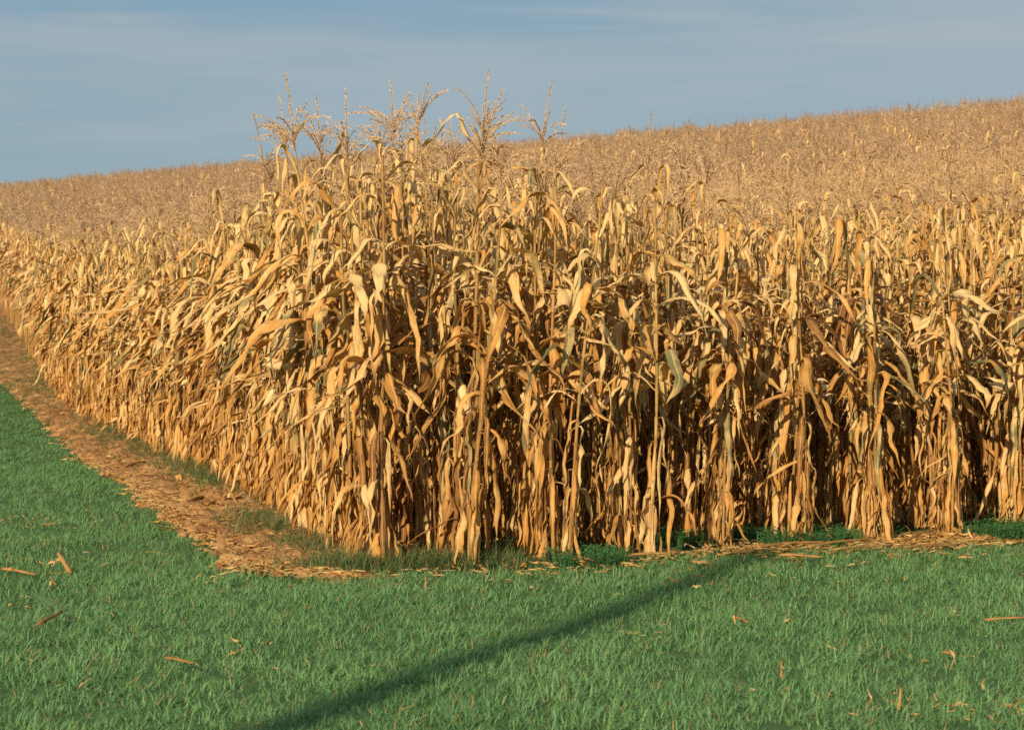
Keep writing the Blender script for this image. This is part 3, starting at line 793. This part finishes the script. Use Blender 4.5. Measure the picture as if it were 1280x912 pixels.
# ------------------------------------------------------------------ single pieces of corn residue lying about
def stalk_piece(name, a, b, lift_a, lift_b, r, seed, label):
    """broken dry stalk between two ground points, with nodes, torn sheath"""
    rg = random.Random(seed); A = Vector(a) + Vector((0, 0, lift_a)); B = Vector(b) + Vector((0, 0, lift_b))
    e = bpy.data.objects.new(name, None); C.objects.link(e); e.location = A; e.empty_display_size = 0.05
    D = B - A; L = D.length; n = max(6, int(L / 0.05)); pts = []; rads = []
    side = D.cross(Vector((0, 0, 1))).normalized()
    for k in range(n + 1):
        t = k / n; pts.append(D * t + side * 0.02 * L * math.sin(t * 3 + seed) + Vector((0, 0, 0.01 * L * math.sin(t * 5)))); rads.append(r * (1 - 0.25 * t) * (1.25 if k % 3 == 1 else 1.0) * rg.uniform(.93, 1.05))
    mb = MB(); tube(mb, pts, rads, 8, (rg.uniform(.25, .65), 0, 0))
    c = bpy.data.objects.new('stalk', mb.mesh('stalk', [M_STALK])); C.objects.link(c); c.parent = e
    mb = MB(); az = math.atan2(D.y, D.x)
    sm = min(1.0, r / 0.012)
    for k in range(rg.randint(2, 4) if r > .01 else 1):
        p = pts[rg.randint(0, n - 1)] + Vector((0, 0, r * .6))
        leaf(mb, p, az + rg.uniform(-.7, .7), R(rg.uniform(-10, 35)), R(rg.uniform(-60, -20)), .1, .7, rg.uniform(.08, .22) * sm, rg.uniform(.015, .035) * sm, 1.2, 2.4, rg.uniform(-1.5, 1.5),
             (rg.uniform(.1, .6), 0, 0), rg, nseg=8, nac=3, zmin=-lift_a - .005, wob=.2)
    c = bpy.data.objects.new('torn_sheath', mb.mesh('sheath', [M_LEAF])); C.objects.link(c); c.parent = e
    tag(e, label, 'stalk piece', 'broken corn stalks lying about')
    return e
def px_stalk(x0, y0, x1, y1, label, la=0.03, lb=0.03, r=0.011, seed=1):
    return stalk_piece('stalk_piece', from_px(x0, y0), from_px(x1, y1), la, lb, r, seed, label)
def upright(x0, y0, h, dx, label, r=0.010, seed=1):
    a = from_px(x0, y0); b = a + Vector((dx, 0.05, 0))
    return stalk_piece('stalk_piece', a, b, 0.01, h, r, seed, label)
def husk_leaf(px, py, L, W, az, label, n=1, up=0.03, seed=1, curl=(0, 30), cat='leaf scrap'):
    rg = random.Random(seed); p = from_px(px, py); mb = MB()
    for k in range(n):
        leaf(mb, (rg.uniform(-.03, .03) * (n > 1), rg.uniform(-.03, .03) * (n > 1), 0), az + rg.uniform(-.5, .5) * (n > 1), R(rg.uniform(*curl)), R(rg.uniform(-50, -10)), .1, .8, L * rg.uniform(.8, 1.1), W,
             .9, 2.3, rg.uniform(-1.4, 1.4), (rg.uniform(.1, .55), 0, 0), rg, nseg=10, nac=4, zmin=-up + .004, wob=.25)
    if py > 722 and px > 30: mb.v = [v * 0.6 for v in mb.v]; up *= .7
    o = bpy.data.objects.new('dry_leaf', mb.mesh('dry_leaf', [M_LEAF])); C.objects.link(o)
    o.location = p + Vector((0, 0, up))
    tag(o, label, cat, 'dry corn leaves lying about'); return o

px_stalk(228, 636, 270, 624, 'pale broken stalk lying on the soil strip, left of the upright forked one', seed=2, la=.04, lb=.05, r=.015)
px_stalk(256, 637, 302, 630, 'pale stalk lying under the two upright broken pieces', seed=3, la=.04, lb=.06, r=.013)
upright(279, 634, .18, .01, 'short stalk stub standing upright on the soil strip', seed=4, r=.014)
upright(301, 640, .20, -.12, 'broken stalk leaning left against the upright stub', seed=5, r=.011)
px_stalk(155, 590, 188, 579, 'brown stalk lying on the soil strip below the weeds, far left', seed=6, la=.04, lb=.05)
px_stalk(243, 617, 258, 617, 'small whitish stalk chip just above the lying stalks', seed=7, la=.04, lb=.04)
px_stalk(240, 662, 285, 664, 'straw-coloured stalk half buried across the middle of the soil strip', seed=8, la=.035, lb=.035)
px_stalk(306, 705, 360, 716, 'pale stalk at the near end of the soil strip', seed=9, la=.04, lb=.04, r=.013)
px_stalk(0, 722, 44, 728, 'long dry stalk lying in the grass at the left border', seed=10, la=.05, lb=.05, r=.009)
upright(88, 720, .13, -.09, 'brown broken stalk sticking up out of the grass at left', seed=11, r=.014)
px_stalk(62, 733, 70, 741, 'short straw just below the upright brown stalk', seed=12, la=.05, lb=.05, r=.007)
px_stalk(45, 794, 76, 782, 'tan stalk lying slanted in the grass, lower left', seed=13, la=.05, lb=.07, r=.009)
px_stalk(205, 838, 240, 846, 'thin straw lying in the grass left of the centre shadow', seed=14, la=.05, lb=.06, r=.006)
px_stalk(1232, 789, 1288, 787, 'long brown straw lying in the grass at the right border', seed=15, la=.05, lb=.06, r=.006)
px_stalk(917, 786, 936, 794, 'short pale straw in the middle of the right-hand grass', seed=16, la=.05, lb=.06, r=.007)
px_stalk(905, 702, 945, 699, 'pale stalk at the tip of the long shadow', seed=17, la=.05, lb=.05, r=.010)
px_stalk(955, 693, 1040, 687, 'brown stalk lying at the feet of the corn, between the fifth and sixth clumps', seed=18, la=.05, lb=.06, r=.009)
px_stalk(1010, 694, 1095, 684, 'long brown stalk lying across the foot of the sixth clump', seed=19, la=.05, lb=.07, r=.009)
px_stalk(1040, 697, 1118, 690, 'lowest of the brown stalks heaped before the right-hand clumps', seed=20, la=.05, lb=.05, r=.008)
px_stalk(1125, 690, 1180, 676, 'stalk rising to the right in front of the last full clump', seed=21, la=.05, lb=.10, r=.008)
px_stalk(1130, 694, 1200, 690, 'flat stalk lying below the rising one at right', seed=22, la=.05, lb=.05, r=.008)
px_stalk(975, 704, 1030, 706, 'pale thin straw in the grass below the stalk heap', seed=23, la=.05, lb=.05, r=.008)
px_stalk(780, 704, 850, 700, 'brown stalk lying at the foot of the clump right of centre', seed=24, la=.04, lb=.05, r=.008)
px_stalk(1180, 831, 1197, 833, 'orange straw chip in the lower right grass', seed=25, la=.05, lb=.05, r=.008)
upright(1124, 893, .09, .02, 'small pale stub standing in the grass at lower right', seed=26, r=.006)
upright(977, 853, .08, .01, 'thin pale stub standing in the grass, lower right of centre', seed=27, r=.005)
upright(532, 740, .08, .0, 'tiny pale stub in the grass just below the corner of the corn', seed=28, r=.006)

husk_leaf(226, 606, .20, .05, 2.0, 'dark brown crumpled leaf clump on the soil strip', n=5, seed=31, up=.04, curl=(10, 80))
husk_leaf(215, 556, .38, .06, 3.4, 'pale leaf reaching out of the outer row over the weeds', seed=32, up=.12, curl=(-5, 10))
husk_leaf(36, 752, .10, .03, 2.2, 'curled tan leaf scrap in the grass near the left border', seed=33)
husk_leaf(28, 772, .05, .03, 0.2, 'pale round husk scrap in the left grass', seed=34, up=.05)
husk_leaf(10, 770, .05, .03, 1.2, 'small husk scrap at the left border beside the pale round one', seed=35, up=.05)
husk_leaf(297, 812, .13, .02, 1.9, 'tangle of orange leaf shreds in the lower left grass', n=4, seed=36, up=.04)
husk_leaf(335, 817, .09, .02, 1.2, 'small shred just right of the orange tangle', n=2, seed=37, up=.05)
husk_leaf(320, 847, .06, .025, 1.5, 'pinkish husk chip below the orange tangle', seed=38, up=.06)
husk_leaf(146, 823, .06, .02, 1.5, 'tiny pale husk chip in the left foreground grass', seed=39, up=.05)
husk_leaf(866, 741, .10, .05, .4, 'brown leaf scrap lying on the long shadow', seed=40, up=.05)
husk_leaf(632, 736, .10, .035, .1, 'pale leaf scrap in the grass below the second clump', seed=41, up=.05)
husk_leaf(664, 742, .07, .02, 1.6, 'narrow upright leaf shred beside the pale scrap', seed=42, up=.04, curl=(40, 80))
husk_leaf(1057, 737, .12, .03, 2.4, 'orange leaf scrap in the upper right grass', n=2, seed=43, up=.05)
husk_leaf(1190, 775, .12, .035, .1, 'pale leaf scrap in the right-hand grass below the clumps', n=2, seed=44, up=.05)
husk_leaf(982, 785, .10, .025, 1.0, 'bent pale leaf shred in the right-hand grass', n=2, seed=45, up=.04, curl=(20, 60))
husk_leaf(1163, 838, .12, .03, 2.6, 'orange leaf scrap in the lower right grass', seed=46, up=.05)
husk_leaf(945, 876, .12, .03, 2.1, 'reddish leaf scrap in the bottom right grass', seed=47, up=.05)
husk_leaf(1198, 895, .13, .035, .5, 'heap of pale shreds at the bottom right', n=4, seed=48, up=.05)
husk_leaf(1258, 896, .10, .03, .1, 'brown scrap in the bottom right corner of the grass', n=2, seed=49, up=.05)
husk_leaf(871, 714, .16, .05, .2, 'pale leaf scrap in front of the clump right of centre', n=3, seed=50, up=.05)
husk_leaf(1060, 719, .12, .03, .6, 'narrow leaf scrap in the grass below the stalk heap', seed=51, up=.05)
husk_leaf(1192, 707, .14, .035, .0, 'pale leaf scrap in the grass below the rising stalk', n=2, seed=52, up=.05)
husk_leaf(710, 712, .22, .05, -.6, 'torn leaf spread at the foot of the third clump', n=3, seed=53, up=.05)
husk_leaf(845, 668, .50, .04, 2.4, 'long leaf leaning down to the ground between two clumps', seed=54, up=.25, curl=(-20, 5))

# ------------------------------------------------------------------ the pole whose shadow crosses the grass
def pole():
    e = bpy.data.objects.new('utility_pole', None); C.objects.link(e)
    L = 10.0 / math.tan(SUN_EL)
    tip = Vector((1.72, 15.9, 0)); b = tip - Vector((-SUN_DIR.x, -SUN_DIR.y, 0)) * L
    e.location = (b.x, b.y, hz(b.x, b.y))
    m, nt = new_mat('pole_wood'); tcn = N(nt, 'ShaderNodeTexCoord')
    w = noise_n(nt, tcn.outputs['Object'], 6, 5, .6, (6, 6, .4))
    finish(nt, mixrgb(nt, (.12, .08, .05), (.26, .19, .13), w), .9, bump=w, bstr=.5)
    mb = MB(); n = 14
    tube(mb, [Vector((0, 0, -0.3 + 10.2 * k / n)) for k in range(n + 1)], [0.20 - 0.12 * k / n for k in range(n + 1)], 20, (0, 0, 0))
    c = bpy.data.objects.new('shaft', mb.mesh('shaft', [m])); C.objects.link(c); c.parent = e
    mb = MB(); tube(mb, [Vector((0, 0, 9.9)), Vector((0, 0, 9.96)), Vector((0, 0, 10.03))], [0.09, 0.088, 0.02], 20, (0, 0, 0))
    c = bpy.data.objects.new('cap', mb.mesh('cap', [m])); C.objects.link(c); c.parent = e
    tag(e, 'wooden pole whose long shadow crosses the foreground grass', 'pole')
pole()
